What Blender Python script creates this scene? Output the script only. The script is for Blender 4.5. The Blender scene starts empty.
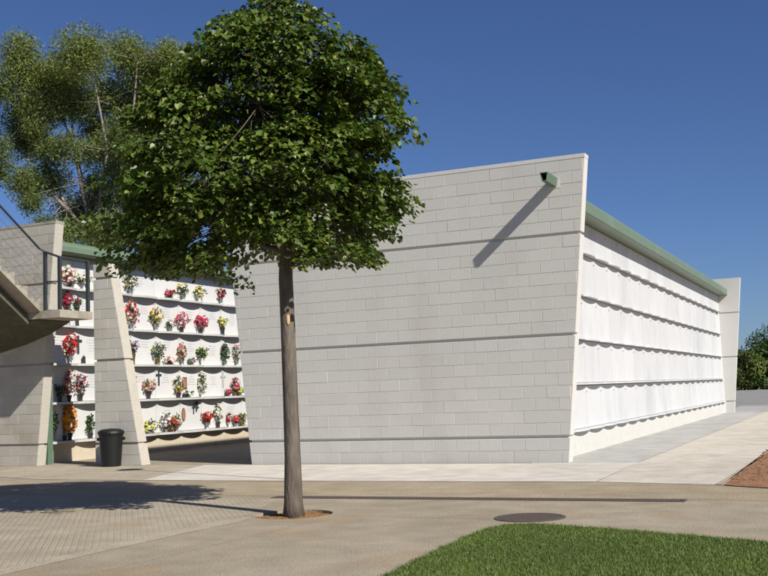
import bpy, math, random
from mathutils import Vector, Matrix
random.seed(11)
S = bpy.context.scene
COL = S.collection

# ------------------------------------------------------------------ camera, sky, sun, exposure
cam_d = bpy.data.cameras.new('camera'); cam = bpy.data.objects.new('camera', cam_d); COL.objects.link(cam)
S.camera = cam
def cam_axes(yaw, pitch, roll):
    f = Vector((-math.sin(yaw)*math.cos(pitch), math.cos(yaw)*math.cos(pitch), math.sin(pitch)))
    r = Vector((math.cos(yaw), math.sin(yaw), 0)); u = r.cross(f)
    return r*math.cos(roll)+u*math.sin(roll), -r*math.sin(roll)+u*math.cos(roll), f
CR, CU, CF = cam_axes(0.4224937, 0.0982597, -0.0365830)
CAM = Vector((4.3744, -16.7176, 1.2509))
m = Matrix((CR, CU, -CF)).transposed().to_4x4(); m.translation = CAM
cam.matrix_world = m
cam_d.sensor_width = 36.0; cam_d.lens = 1048.07/768*36; cam_d.clip_start = .1; cam_d.clip_end = 1500

SUN_EL = math.radians(38.5)
sh = Vector((.918, -.396, 0)).normalized()                     # towards the sun, on the ground
to_sun = Vector((sh.x*math.cos(SUN_EL), sh.y*math.cos(SUN_EL), math.sin(SUN_EL)))
w = bpy.data.worlds.new('World'); S.world = w; w.use_nodes = True
nt = w.node_tree; nt.nodes.clear()
sky = nt.nodes.new('ShaderNodeTexSky'); sky.sky_type = 'NISHITA'; sky.sun_disc = False
sky.sun_elevation = SUN_EL; sky.sun_rotation = math.atan2(sh.x, sh.y)
sky.altitude = 900; sky.air_density = .95; sky.dust_density = 0.7; sky.ozone_density = 5.0
bg = nt.nodes.new('ShaderNodeBackground'); bg.inputs[1].default_value = .062
wo = nt.nodes.new('ShaderNodeOutputWorld')
tint = nt.nodes.new('ShaderNodeMix'); tint.data_type = 'RGBA'; tint.blend_type = 'MULTIPLY'; tint.inputs[0].default_value = 1; tint.inputs[7].default_value = (.68, .77, .98, 1)
nt.links.new(sky.outputs[0], tint.inputs[6]); nt.links.new(tint.outputs[2], bg.inputs[0]); nt.links.new(bg.outputs[0], wo.inputs[0])
sun_d = bpy.data.lights.new('sun', 'SUN'); sun_d.energy = 4.6; sun_d.angle = math.radians(.53); sun_d.color = (1, .95, .87)
sun = bpy.data.objects.new('sun', sun_d); COL.objects.link(sun)
sun.rotation_euler = to_sun.to_track_quat('Z', 'Y').to_euler(); sun.location = (20, -20, 25)
S.view_settings.view_transform = 'Standard'; S.view_settings.look = 'None'
S.view_settings.exposure = 0.40; S.view_settings.gamma = 1

# ------------------------------------------------------------------ materials
MATS = {}
def mat(name, col, rough=.8, var=0., vscale=3., col2=None, fac=.5, bump=0., bscale=60., objvar=0., spec=.3,
        metal=0., trans=0., attr=False, detail=4., stain=None, stain_scale=.6, stain_rng=(.5, .75), stretch=(1, 1, 1)):
    m = bpy.data.materials.new(name); m.use_nodes = True; N = m.node_tree.nodes; L = m.node_tree.links
    b = N['Principled BSDF']; b.inputs['Roughness'].default_value = rough
    b.inputs['Specular IOR Level'].default_value = spec; b.inputs['Metallic'].default_value = metal
    tc = N.new('ShaderNodeTexCoord'); mp = N.new('ShaderNodeMapping'); mp.inputs['Scale'].default_value = stretch
    geo = N.new('ShaderNodeNewGeometry')
    L.new(geo.outputs['Position'], mp.inputs[0])
    def noise(scale, det=4., src=None):
        n = N.new('ShaderNodeTexNoise'); n.inputs['Scale'].default_value = scale; n.inputs['Detail'].default_value = det
        L.new(src or mp.outputs[0], n.inputs['Vector']); return n
    def mix(a, bcol, f, mode='MIX'):
        x = N.new('ShaderNodeMix'); x.data_type = 'RGBA'; x.blend_type = mode
        for s, v in ((6, a), (7, bcol)):
            if isinstance(v, (tuple, list)): x.inputs[s].default_value = (*v[:3], 1)
            else: L.new(v, x.inputs[s])
        if isinstance(f, float) or isinstance(f, int): x.inputs[0].default_value = f
        else: L.new(f, x.inputs[0])
        return x.outputs[2]
    def ramp(sock, lo, hi):
        r = N.new('ShaderNodeMapRange'); r.inputs[1].default_value = lo; r.inputs[2].default_value = hi
        L.new(sock, r.inputs[0]); return r.outputs[0]
    c = tuple(col)
    if attr:
        a = N.new('ShaderNodeVertexColor'); a.layer_name = 'Col'; c = a.outputs[0]
    if col2 is not None:
        c = mix(c, col2, ramp(noise(vscale, detail).outputs[0], fac-.12, fac+.12))
    if stain is not None:
        c = mix(c, stain, ramp(noise(stain_scale, 6.).outputs[0], *stain_rng))
    if var:
        n = noise(vscale*2.7, 6.); r = N.new('ShaderNodeMapRange'); r.inputs[1].default_value = .25; r.inputs[2].default_value = .75
        r.inputs[3].default_value = 1-var; r.inputs[4].default_value = 1+var; L.new(n.outputs[0], r.inputs[0])
        c = mix(c, r.outputs[0], 1., 'MULTIPLY')
    if objvar:
        oi = N.new('ShaderNodeObjectInfo'); r = N.new('ShaderNodeMapRange'); r.inputs[3].default_value = 1-objvar; r.inputs[4].default_value = 1+objvar
        L.new(oi.outputs['Random'], r.inputs[0]); c = mix(c, r.outputs[0], 1., 'MULTIPLY')
    if isinstance(c, tuple): b.inputs['Base Color'].default_value = (*c, 1)
    else: L.new(c, b.inputs['Base Color'])
    if bump:
        n = noise(bscale, 5.); bp = N.new('ShaderNodeBump'); bp.inputs['Strength'].default_value = bump; bp.inputs['Distance'].default_value = .02
        L.new(n.outputs[0], bp.inputs['Height']); L.new(bp.outputs[0], b.inputs['Normal'])
    if trans:
        t = N.new('ShaderNodeBsdfTranslucent'); ms = N.new('ShaderNodeMixShader'); ms.inputs[0].default_value = trans
        if isinstance(c, tuple): t.inputs[0].default_value = (*c, 1)
        else: L.new(mix(c, (1.3, 1.35, .5), 1., 'MULTIPLY'), t.inputs[0])
        L.new(b.outputs[0], ms.inputs[1]); L.new(t.outputs[0], ms.inputs[2])
        L.new(ms.outputs[0], N['Material Output'].inputs[0])
    MATS[name] = m
    return m
M_block = mat('grey_block', (.535, .523, .480), .9, var=.045, vscale=14, bump=.25, bscale=160, objvar=.03, stain=(.488, .472, .428), stain_scale=1.1, stretch=(1, 1, .35))
M_mortar = mat('mortar', (.61, .595, .55), .95, var=.06, vscale=9, bump=.2, bscale=200)
M_edge = mat('grey_concrete_edge', (.57, .56, .525), .9, var=.06, vscale=6, bump=.2, bscale=120)
M_pierblock = mat('pier_block', (.50, .48, .425), .92, var=.06, vscale=9, bump=.3, bscale=140, objvar=.05, stain=(.43, .405, .345), stain_scale=1.3)
M_pieredge = mat('pier_edge', (.47, .435, .37), .92, var=.08, vscale=6, bump=.2, bscale=120, stain=(.40, .365, .30), stain_scale=1.5)
M_oldblock = mat('beige_block', (.45, .425, .365), .92, var=.08, vscale=9, bump=.35, bscale=120, objvar=.07, stain=(.34, .30, .225), stain_scale=.9)
M_oldmortar = mat('old_mortar', (.46, .43, .365), .95, var=.1, vscale=8)
M_conc = mat('stair_concrete', (.36, .325, .26), .92, var=.14, vscale=5, bump=.35, bscale=90, stain=(.22, .195, .15), stain_scale=2.2)
M_soffit = mat('shade_dark_concrete', (.085, .08, .058), .95, var=.2, vscale=4, bump=.3, bscale=60, stain=(.13, .12, .085), stain_scale=1.8)  # underside shade of the stairs put into the colour of haunch and beam
M_white = mat('white_panel', (.56, .562, .557), .6, var=.03, vscale=2, bump=.04, bscale=30, objvar=.045, stain=(.475, .48, .483), stain_scale=1.1, stain_rng=(.50, .78), stretch=(1, 1, .6))
M_marble = mat('white_marble', (.60, .597, .58), .45, var=.03, vscale=2.5, objvar=.04)
M_shelf = mat('ledge_concrete', (.47, .47, .455), .8, var=.08, vscale=5)
M_plinth = mat('plinth_cream', (.545, .532, .49), .85, var=.05, vscale=3, bump=.15, bscale=60)
M_oldplinth = mat('old_plinth', (.52, .45, .34), .9, var=.08, vscale=3, bump=.15, bscale=60)
M_green = mat('green_metal', (.14, .195, .13), .45, var=.05, vscale=2, spec=.4, stain=(.17, .225, .155), stain_scale=1.1)
M_post = mat('green_steel', (.105, .165, .115), .5, var=.08, vscale=3)
M_dark = mat('dark_steel', (.035, .04, .042), .5, var=.1, vscale=5, spec=.4)
M_wire = mat('wire', (.11, .115, .12), .5, spec=.4)
M_black = mat('black_plastic', (.007, .008, .008), .5, var=.15, vscale=6, spec=.4)
M_iron = mat('cast_iron', (.10, .078, .066), .75, var=.2, vscale=20, bump=.2, bscale=120)
M_bark = mat('bark', (.15, .125, .10), .95, var=.3, vscale=8, bump=1., bscale=26, col2=(.105, .086, .068), stretch=(1, 1, .25))
M_scar = mat('pruned_wood', (.62, .42, .20), .8, var=.12, vscale=20)
M_leaf = mat('linden_leaf', (.06, .1, .02), .42, attr=True, trans=.22, spec=.4)
M_euc = mat('eucalyptus_leaf', (.06, .1, .02), .6, attr=True, trans=.18, spec=.25)
M_eubark = mat('pale_bark', (.30, .26, .215), .9, var=.25, vscale=2, col2=(.17, .145, .12))
M_petal = mat('petal', (.5, .1, .1), .7, attr=True, trans=.12)
M_stem = mat('bouquet_leaf', (.05, .09, .03), .6, attr=True, trans=.12)
M_vase = mat('steel_vase', (.30, .31, .32), .35, metal=.6, var=.1, vscale=20)
M_bronze = mat('bronze', (.20, .12, .05), .4, metal=.5, var=.1, vscale=20)
M_pot = mat('dark_pot', (.03, .03, .03), .5)
M_whitepot = mat('white_pot', (.68, .67, .63), .5)
M_ins = mat('inscription_grey', (.42, .42, .43), .6)
M_photo = mat('photo_print', (.30, .16, .10), .35, var=.5, vscale=26)
M_soil = mat('tree_soil', (.24, .125, .05), .95, var=.35, vscale=14, bump=.8, bscale=50)
M_clay = mat('clay_soil', (.31, .165, .085), .95, var=.25, vscale=5, bump=.8, bscale=30, col2=(.25, .13, .065))
M_lamp = mat('lamp_glass', (.7, .7, .68), .4)

def ground_mat(name, base, dark, agg, groove=False, rust=None, grit=.26):
    m = bpy.data.materials.new(name); m.use_nodes = True; N = m.node_tree.nodes; L = m.node_tree.links
    b = N['Principled BSDF']; b.inputs['Roughness'].default_value = .92; b.inputs['Specular IOR Level'].default_value = .2
    g = N.new('ShaderNodeNewGeometry')
    def noise(s, d=5., v=None):
        n = N.new('ShaderNodeTexNoise'); n.inputs['Scale'].default_value = s; n.inputs['Detail'].default_value = d
        L.new(v or g.outputs['Position'], n.inputs['Vector']); return n.outputs[0]
    def rng(s, a, c, lo=0., hi=1.):
        r = N.new('ShaderNodeMapRange'); r.inputs[1].default_value = a; r.inputs[2].default_value = c
        r.inputs[3].default_value = lo; r.inputs[4].default_value = hi; L.new(s, r.inputs[0]); return r.outputs[0]
    def mix(a, c, f, mode='MIX'):
        x = N.new('ShaderNodeMix'); x.data_type = 'RGBA'; x.blend_type = mode
        for s, v in ((6, a), (7, c)):
            if isinstance(v, tuple): x.inputs[s].default_value = (*v, 1)
            else: L.new(v, x.inputs[s])
        if isinstance(f, float): x.inputs[0].default_value = f
        else: L.new(f, x.inputs[0])
        return x.outputs[2]
    c = mix(base, dark, rng(noise(.55, 6.), .42, .68))
    c = mix(c, rng(noise(2.6, 6.), .3, .7, .86, 1.12), 1., 'MULTIPLY')
    c = mix(c, rng(noise(agg, 3.), .3, .7, 1-grit, 1+grit), 1., 'MULTIPLY')
    vo = N.new('ShaderNodeTexVoronoi'); vo.inputs['Scale'].default_value = agg*.8; L.new(g.outputs['Position'], vo.inputs['Vector'])
    c = mix(c, (.52, .46, .36), rng(vo.outputs['Distance'], .22, .12, 0, grit*1.15))
    if rust: c = mix(c, rust, rng(noise(.8, 5.), .56, .74, 0, .6))
    h = noise(agg, 3.)
    if groove:
        mp = N.new('ShaderNodeMapping'); mp.vector_type = 'POINT'; mp.inputs['Rotation'].default_value = (0, 0, math.radians(-38.3))
        L.new(g.outputs['Position'], mp.inputs[0])
        nz = N.new('ShaderNodeTexWave'); nz.wave_type = 'BANDS'; nz.bands_direction = 'X'; nz.inputs['Scale'].default_value = 5.2
        nz.inputs['Distortion'].default_value = .5; nz.inputs['Detail'].default_value = 2; nz.inputs['Detail Scale'].default_value = .7
        L.new(mp.outputs[0], nz.inputs[0])
        patch = rng(noise(.7, 3.), .38, .62, .25, 1.)
        gm = N.new('ShaderNodeMath'); gm.operation = 'MULTIPLY'; L.new(rng(nz.outputs['Fac'], .7, .98), gm.inputs[0]); L.new(patch, gm.inputs[1])
        c = mix(c, (.25, .21, .15), rng(gm.outputs[0], 0, 1, 0, .2))
        ad = N.new('ShaderNodeMath'); ad.operation = 'SUBTRACT'; L.new(h, ad.inputs[0]); L.new(gm.outputs[0], ad.inputs[1]); h = ad.outputs[0]
    L.new(c, b.inputs['Base Color'])
    bp = N.new('ShaderNodeBump'); bp.inputs['Strength'].default_value = .45; bp.inputs['Distance'].default_value = .012
    L.new(h, bp.inputs['Height']); L.new(bp.outputs[0], b.inputs['Normal'])
    return m
M_plaza = ground_mat('washed_concrete', (.33, .28, .208), (.285, .24, .172), 55, rust=(.30, .20, .10))
M_groove = ground_mat('grooved_paving', (.365, .315, .238), (.315, .27, .196), 60, groove=True, rust=(.30, .21, .12))
M_band = ground_mat('concrete_band', (.385, .335, .255), (.34, .29, .215), 40)
M_strip = ground_mat('gutter_strip', (.345, .285, .20), (.29, .237, .155), 38, rust=(.31, .225, .13))
M_pave = ground_mat('light_concrete', (.56, .52, .455), (.50, .46, .395), 25, grit=.06)
M_path = ground_mat('path_concrete', (.53, .485, .41), (.47, .425, .35), 25, grit=.07)
M_grey = ground_mat('grey_concrete', (.42, .41, .385), (.36, .35, .325), 30, grit=.1)
M_road = ground_mat('asphalt_grey', (.27, .265, .25), (.23, .225, .215), 12)
M_earth = ground_mat('dry_earth', (.30, .27, .20), (.22, .21, .14), 6)

def grass_mat():
    m = bpy.data.materials.new('grass_blades'); m.use_nodes = True; N = m.node_tree.nodes; L = m.node_tree.links
    b = N['Principled BSDF']; b.inputs['Roughness'].default_value = .6
    a = N.new('ShaderNodeVertexColor'); a.layer_name = 'Col'; L.new(a.outputs[0], b.inputs['Base Color'])
    t = N.new('ShaderNodeBsdfTranslucent'); L.new(a.outputs[0], t.inputs[0]); ms = N.new('ShaderNodeMixShader'); ms.inputs[0].default_value = .25
    L.new(b.outputs[0], ms.inputs[1]); L.new(t.outputs[0], ms.inputs[2]); L.new(ms.outputs[0], N['Material Output'].inputs[0])
    return m
M_grass = grass_mat()
M_lawn = mat('lawn_soil', (.055, .085, .02), .95, var=.3, vscale=6, bump=.6, bscale=80)

# ------------------------------------------------------------------ mesh helpers
class MB:
    def __init__(s): s.v = []; s.f = []; s.c = []
    def poly(s, pts, faces, col=None):
        o = len(s.v); s.v += [tuple(p) for p in pts]; s.f += [tuple(i+o for i in f) for f in faces]
        if col is not None: s.c += [col]*len(faces)
    def box(s, x0, x1, y0, y1, z0, z1):
        p = [(x, y, z) for z in (z0, z1) for y in (y0, y1) for x in (x0, x1)]
        s.poly(p, [(0, 2, 3, 1), (4, 5, 7, 6), (0, 1, 5, 4), (2, 6, 7, 3), (0, 4, 6, 2), (1, 3, 7, 5)]); return s
    def prism(s, prof, a, b, axis):
        """prof: 2D list, extruded from a to b along axis; axis y: prof=(x,z), x: prof=(y,z), z: prof=(x,y)"""
        n = len(prof)
        def P(u, v, t): return {'y': (u, t, v), 'x': (t, u, v), 'z': (u, v, t)}[axis]
        pts = [P(u, v, a) for u, v in prof]+[P(u, v, b) for u, v in prof]
        fs = [tuple(range(n-1, -1, -1)), tuple(range(n, 2*n))]+[(i, (i+1) % n, n+(i+1) % n, n+i) for i in range(n)]
        s.poly(pts, fs); return s
    def tube(s, path, rad, n=8, col=None):
        rings = []; o = len(s.v); k = len(path)
        for i, p in enumerate(path):
            p = Vector(p); d = (Vector(path[min(i+1, k-1)])-Vector(path[max(i-1, 0)])).normalized()
            a = d.cross(Vector((0, 0, 1)) if abs(d.z) < .9 else Vector((1, 0, 0))).normalized(); b = d.cross(a)
            r = rad[i] if isinstance(rad, (list, tuple)) else rad
            for j in range(n):
                t = 2*math.pi*j/n; s.v.append(tuple(p+a*(r*math.cos(t))+b*(r*math.sin(t))))
        fs = []
        for i in range(k-1):
            for j in range(n):
                fs.append((o+i*n+j, o+i*n+(j+1) % n, o+(i+1)*n+(j+1) % n, o+(i+1)*n+j))
        fs.append(tuple(o+j for j in range(n-1, -1, -1))); fs.append(tuple(o+(k-1)*n+j for j in range(n)))
        s.f += fs
        if col is not None: s.c += [col]*len(fs)
        return s
    def lathe(s, prof, cx=0, cy=0, n=20, col=None):
        o = len(s.v); k = len(prof)
        for r, z in prof:
            for j in range(n):
                t = 2*math.pi*j/n; s.v.append((cx+r*math.cos(t), cy+r*math.sin(t), z))
        fs = [(o+i*n+j, o+i*n+(j+1) % n, o+(i+1)*n+(j+1) % n, o+(i+1)*n+j) for i in range(k-1) for j in range(n)]
        fs.append(tuple(o+j for j in range(n-1, -1, -1))); fs.append(tuple(o+(k-1)*n+j for j in range(n)))
        s.f += fs
        if col is not None: s.c += [col]*len(fs)
        return s
    def mesh(s, name, smooth=False):
        me = bpy.data.meshes.new(name); me.from_pydata(s.v, [], s.f)
        if s.c:
            ca = me.color_attributes.new('Col', 'FLOAT_COLOR', 'CORNER'); buf = []
            for p, c in zip(s.f, s.c): buf += [c[0], c[1], c[2], 1.]*len(p)
            ca.data.foreach_set('color', buf)
        if smooth: me.polygons.foreach_set('use_smooth', [True]*len(me.polygons))
        me.update(); return me
    def build(s, name, material, parent=None, smooth=False, loc=None):
        return link(s.mesh(name, smooth), name, material, parent, loc)
def link(me, name, material, parent=None, loc=None):
    if not me.materials: me.materials.append(material)
    o = bpy.data.objects.new(name, me); COL.objects.link(o)
    if parent: o.parent = parent
    if loc is not None:
        o.location = loc
    return o
# parents all sit unrotated; an Empty at a base gives its children local coordinates
def tag(o, label=None, cat=None, group=None, kind=None):
    if label: o['label'] = label
    if cat: o['category'] = cat
    if group: o['group'] = group
    if kind: o['kind'] = kind
    return o
def empty(name, loc, label, cat, group=None):
    o = bpy.data.objects.new(name, None); COL.objects.link(o); o.location = loc; o.empty_display_size = .1
    return tag(o, label, cat, group)
def U(a, b): return random.uniform(a, b)

# ------------------------------------------------------------------ ground and paving
def sheet(name, pts, z, material, kind='structure', thick=0):
    b = MB()
    if thick: b.prism(pts, z-thick, z, 'z')
    else: b.poly([(x, y, z) for x, y in pts], [tuple(range(len(pts)))])
    return tag(b.build(name, material), kind=kind)
sheet('ground', [(-500, -400), (500, -400), (500, 700), (-500, 700)], -.12, M_earth)
# plaza with the tree pit cut out of it, split at the concrete band
PX, PY, PR = -1.17, -6.93, .42
def plaza_with_hole():
    b = MB(); n = 40
    ring = [(PX+PR*math.cos(2*math.pi*i/n), PY+PR*math.sin(2*math.pi*i/n)) for i in range(n)]
    q = .7; sq = []
    for i in range(n):
        t = 2*math.pi*i/n; c, s_ = math.cos(t), math.sin(t); k = q/max(abs(c), abs(s_)); sq.append((PX+k*c, PY+k*s_))
    b.poly([(x, y, 0) for x, y in ring]+[(x, y, 0) for x, y in sq], [(i, n+i, n+(i+1) % n, (i+1) % n) for i in range(n)])
    b.poly([(x, y, 0) for x, y in ring]+[(x, y, -.09) for x, y in ring], [(i, (i+1) % n, n+(i+1) % n, n+i) for i in range(n)])
    xs = (-60, PX-q, PX+q, 40); ys = (-40, PY-q, PY+q, 60)
    for i in range(3):
        for j in range(3):
            if i == 1 and j == 1: continue
            b.poly([(xs[i], ys[j], 0), (xs[i+1], ys[j], 0), (xs[i+1], ys[j+1], 0), (xs[i], ys[j+1], 0)], [(0, 1, 2, 3)])
    return tag(b.build('plaza_ground', M_plaza), kind='structure')
plaza_with_hole()
pit = MB(); n = 28; rings = 6; pts = [(PX, PY, -.015)]; fs = []
for k in range(1, rings+1):
    for j in range(n):
        t = 2*math.pi*j/n; r = PR*1.02*k/rings
        pts.append((PX+r*math.cos(t), PY+r*math.sin(t), -.016+U(-.01, .008)-.012*(k/rings)))
for j in range(n): fs.append((0, 1+j, 1+(j+1) % n))
for k in range(rings-1):
    for j in range(n): fs.append((1+k*n+j, 1+(k+1)*n+j, 1+(k+1)*n+(j+1) % n, 1+k*n+(j+1) % n))
pit.poly(pts, fs); tag(pit.build('tree_pit_soil', M_soil), kind='structure')
sheet('grooved_paving', [(-60, -40), (-1.72, -40), (-1.72, -8.3), (-1.68, -7.5), (-1.62, -7.2), (-1.7, -6.9), (-2.1, -5.62), (-60, -5.62)], .0015, M_groove)
sheet('concrete_band', [(-1.74, -40), (-1.5, -40), (-1.52, -9.6), (-1.47, -8.3), (-1.40, -7.62), (-1.46, -7.26), (-1.6, -7.22), (-1.68, -7.5), (-1.72, -8.3)], .0025, M_band)
sheet('gutter_strip', [(-9, -5.2), (2.75, -5.2), (5.5, -5.45), (8, -6.2), (8, -5.2), (5, -4.4), (3.3, -3.92), (2.75, -3.3), (-6.3, -3.25), (-9, -3.6)], .0018, M_strip)
sheet('front_pavement', [(-6.9, -.09), (-6.0, -3.15), (-2.5, -3.24), (1.19, -3.27), (1.12, -.09)], .006, M_pave)
sheet('alley_pavement', [(-11.2, -.09), (-10.4, -2.2), (-8.2, -3.05), (-6.01, -3.15), (-6.91, -.09)], .005, M_band)
sheet('side_path', [(1.205, -3.27), (2.7, -3.62), (2.78, -3.6), (2.9, 3), (3.0, 33), (1.12, 33), (1.12, -.09)], .006, M_path)
sheet('building_apron', [(-.6, -.075), (1.105, -.075), (1.105, 33), (-.6, 33)], .005, M_grey)
sheet('path_kerb', [(2.705, -3.62), (2.785, -3.66), (3.1, 33), (3.01, 33), (2.905, 3)], .012, M_band, thick=.1)
for q_ in ([(-.55, -6.955), (1.04, -7.03), (1.04, -7.042), (-.55, -6.968)], [(2.50, -7.5), (2.515, -7.5), (2.61, -5.62), (2.60, -5.62)], [(-.9, -10.9), (-.885, -10.9), (-.62, -7.4), (-.63, -7.4)]):
    sheet('paving_joint', q_, .0012, M_strip)
sheet('far_road', [(-80, 33.4), (120, 33.4), (120, 99), (-80, 99)], .004, M_road)
sheet('far_road_edge', [(-80, 33.0), (120, 33.0), (120, 33.4), (-80, 33.4)], .008, M_path)
# clay bed: uneven sheet with clods
cb = MB(); nx, ny = 46, 60; pts = []
for j in range(ny+1):
    for i in range(nx+1):
        x0 = 2.80+.014*j*.35; u = i/nx; v = j/ny
        y_near = -3.70-.62*(u*9) if u*9 < 3 else -3.70-.62*3-.5*(u*9-3)
        x = 2.8+u*9+.012*v*15; y = y_near+(18-y_near)*v**1.6
        e = min(1, u*14, v*10)
        pts.append((x, y, .012+e*(.035+U(-.022, .03))))
cb.poly(pts, [(j*(nx+1)+i, j*(nx+1)+i+1, (j+1)*(nx+1)+i+1, (j+1)*(nx+1)+i) for j in range(ny) for i in range(nx)])
tag(cb.build('clay_bed', M_clay), kind='structure')
cl = MB()
for _ in range(900):
    x = 2.85+U(0, 1)**1.5*3.2; y = -3.6-.62*(x-2.8)+.25+U(0, 1)**1.5*7; r = U(.006, .019)
    p = [(x+r*U(.6, 1.2)*a, y+r*U(.6, 1.2)*b_, .05+r*.7*c) for a, b_, c in ((1, 0, 0), (0, 1, 0), (-1, 0, 0), (0, -1, 0), (0, 0, 1), (0, 0, -1))]
    cl.poly(p, [(0, 1, 4), (1, 2, 4), (2, 3, 4), (3, 0, 4), (1, 0, 5), (2, 1, 5), (3, 2, 5), (0, 3, 5)])
tag(cl.build('clay_clods', M_clay), 'loose red clods lying on the clay bed', 'soil', kind='stuff')
# lawn
LAWN = [(1.36, -24), (1.33, -10.2), (1.27, -8.9), (1.25, -8.2), (1.27, -7.75), (1.36, -7.48), (1.55, -7.40), (1.85, -7.47), (2.25, -7.6), (2.9, -7.85), (3.65, -8.17), (5, -8.75), (9, -10.4), (9, -24)]
_L = []
for (xa, ya), (xb, yb) in zip(LAWN, LAWN[1:]+LAWN[:1]):
    n_ = max(1, min(40, int(math.hypot(xb-xa, yb-ya)/.07)))
    for k in range(n_): _L.append((xa+(xb-xa)*k/n_+U(-.014, .014), ya+(yb-ya)*k/n_+U(-.014, .014)))
LAWN = _L
sheet('lawn_ground', LAWN, .012, M_lawn, thick=.05)
def in_poly(x, y, P):
    r = False; j = len(P)-1
    for i in range(len(P)):
        if (P[i][1] > y) != (P[j][1] > y) and x < (P[j][0]-P[i][0])*(y-P[i][1])/(P[j][1]-P[i][1])+P[i][0]: r = not r
        j = i
    return r
gb = MB(); cnt = 0
while cnt < 90000:
    x = U(1.18, 4.7); y = U(-10.9, -7.3)
    if not in_poly(x+random.gauss(0, .018), y+random.gauss(0, .018), LAWN): continue
    cnt += 1
    pn = math.sin(x*3.1+y*1.7)*.5+math.sin(x*1.3-y*2.9+1)*.5
    h = U(.012, .027)*(1+.12*pn); t = U(0, 6.283); wd = U(.0022, .004); dx, dy = math.cos(t), math.sin(t); ln = U(.2, .9)*h
    k = U(.7, 1.25)*(1+.13*pn); dry = random.random()
    c = (.112*k, .178*k, .025*k) if dry > .18 else (.20*k, .20*k, .05*k)
    if dry < .02: c = (.30*k, .27*k, .12*k)
    t2 = U(0, 6.283)
    gb.poly([(x-dy*wd, y+dx*wd, .01), (x+dy*wd, y-dx*wd, .01), (x+math.cos(t2)*ln, y+math.sin(t2)*ln, .01+h)], [(0, 1, 2)], c)
tag(gb.build('lawn_grass', M_grass), 'short mown green grass of the lawn corner', 'grass', kind='stuff')

# ------------------------------------------------------------------ block walls
COURSES = []; z = 0.
for i in range(24):
    if i in (2, 10, 18): z += .045
    COURSES.append(z); z += .2
BANDS = [(0, .4), (.445, 2.045), (2.09, 3.69), (3.735, 5.0)]
GAPS = [(.4, .445), (2.045, 2.09), (3.69, 3.735)]
CH, MJ = .003, .003     # chamfer, half joint
def block_mesh(x0a, x0b, x1a, x1b, h):
    """x0a/x0b: left edge at bottom/top; front at y=0, back at y=.011; z from 0 to h"""
    b = MB()
    F = [(x0a+CH, 0, CH), (x1a-CH, 0, CH), (x1b-CH, 0, h-CH), (x0b+CH, 0, h-CH)]
    K = [(x0a, .006, 0), (x1a, .006, 0), (x1b, .006, h), (x0b, .006, h)]
    b.poly(F+K, [(0, 1, 2, 3), (4, 5, 1, 0), (5, 6, 2, 1), (6, 7, 3, 2), (7, 4, 0, 3)]); return b
FULL = None
def block_wall(parent, name, xl, xr, ztop, y0, t, m_block, m_mortar, m_edge, cap, phase, keep, x_anchor):
    """a battered wall of blocks in the plane y0; xl(z), xr(z) its ends; keep(x,z) tells which blocks show and become parts"""
    core = MB()
    for (a, b) in BANDS:
        b = min(b, ztop)
        if a >= b: continue
        core.prism([(xl(a), a), (xr(a), a), (xr(b), b), (xl(b), b)], y0+.0045, y0+t, 'y')
    for (a, b) in GAPS:
        if b > ztop: continue
        core.prism([(xl(a)+.03, a), (xr(a)-.03, a), (xr(b)-.03, b), (xl(b)+.03, b)], y0+.045, y0+t-.04, 'y')
    wall = core.build(name, m_mortar, parent)
    full = block_mesh(MJ, MJ, .4-MJ, .4-MJ, .2-2*MJ).mesh('block'); full.materials.append(m_block)
    rest = MB(); n = 0; cells = []
    for ci, zc in enumerate(COURSES):
        if zc+.05 > ztop: break
        h = min(.2, ztop-(cap if cap else 0)-zc)
        if h < .05: continue
        za, zb = zc+MJ, zc+h-MJ
        off = (.2 if (ci+phase) % 2 else 0.)
        k = math.floor((min(xl(za), xl(zb))-x_anchor-off)/.4)
        while True:
            x0 = x_anchor+off+k*.4; x1 = x0+.4; k += 1
            if x0 > max(xr(za), xr(zb)): break
            l0, l1 = max(x0+MJ, xl(za)+.003), max(x0+MJ, xl(zb)+.003); r0, r1 = min(x1-MJ, xr(za)-.003), min(x1-MJ, xr(zb)-.003)
            if min(r0-l0, r1-l1) < .03: continue
            cells.append(((l0+r1)/2, (za+zb)/2, x0, l0, l1, r0, r1, za, zb))
    shown = [c for c in cells if keep(c[0], c[1])]
    pick = set(map(id, shown[:300] if len(shown) <= 300 else sorted(shown, key=lambda c: -(c[0]))[:300]))
    for c in cells:
        cx, cz, x0, l0, l1, r0, r1, za, zb = c
        is_full = abs(l0-x0-MJ) < 1e-6 and abs(l1-x0-MJ) < 1e-6 and abs(r0-(x0+.4-MJ)) < 1e-6 and abs(r1-(x0+.4-MJ)) < 1e-6 and abs(zb-za-.192) < 1e-6
        dy = U(-.0012, .0012)
        if id(c) in pick:
            if is_full: link(full, 'block', m_block, wall, (x0, y0+dy, za))
            else: block_mesh(l0-x0, l1-x0, r0-x0, r1-x0, zb-za).build('block', m_block, wall, loc=(x0, y0+dy, za))
        else:
            bm = block_mesh(l0, l1, r0, r1, zb-za)
            rest.poly([(x, y+y0, z+za) for x, y, z in bm.v], bm.f)
    if rest.v: tag(rest.build('far_blocks', m_block, wall), kind='stuff')
    if cap:
        a, b = ztop-cap, ztop+.004
        MB().prism([(xl(a)-.004, a), (xr(a)+.004, a), (xr(b)+.004, b), (xl(b)-.004, b)], y0-.004, y0+t+.004, 'y').build('coping', m_edge, wall)
    return wall

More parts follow.
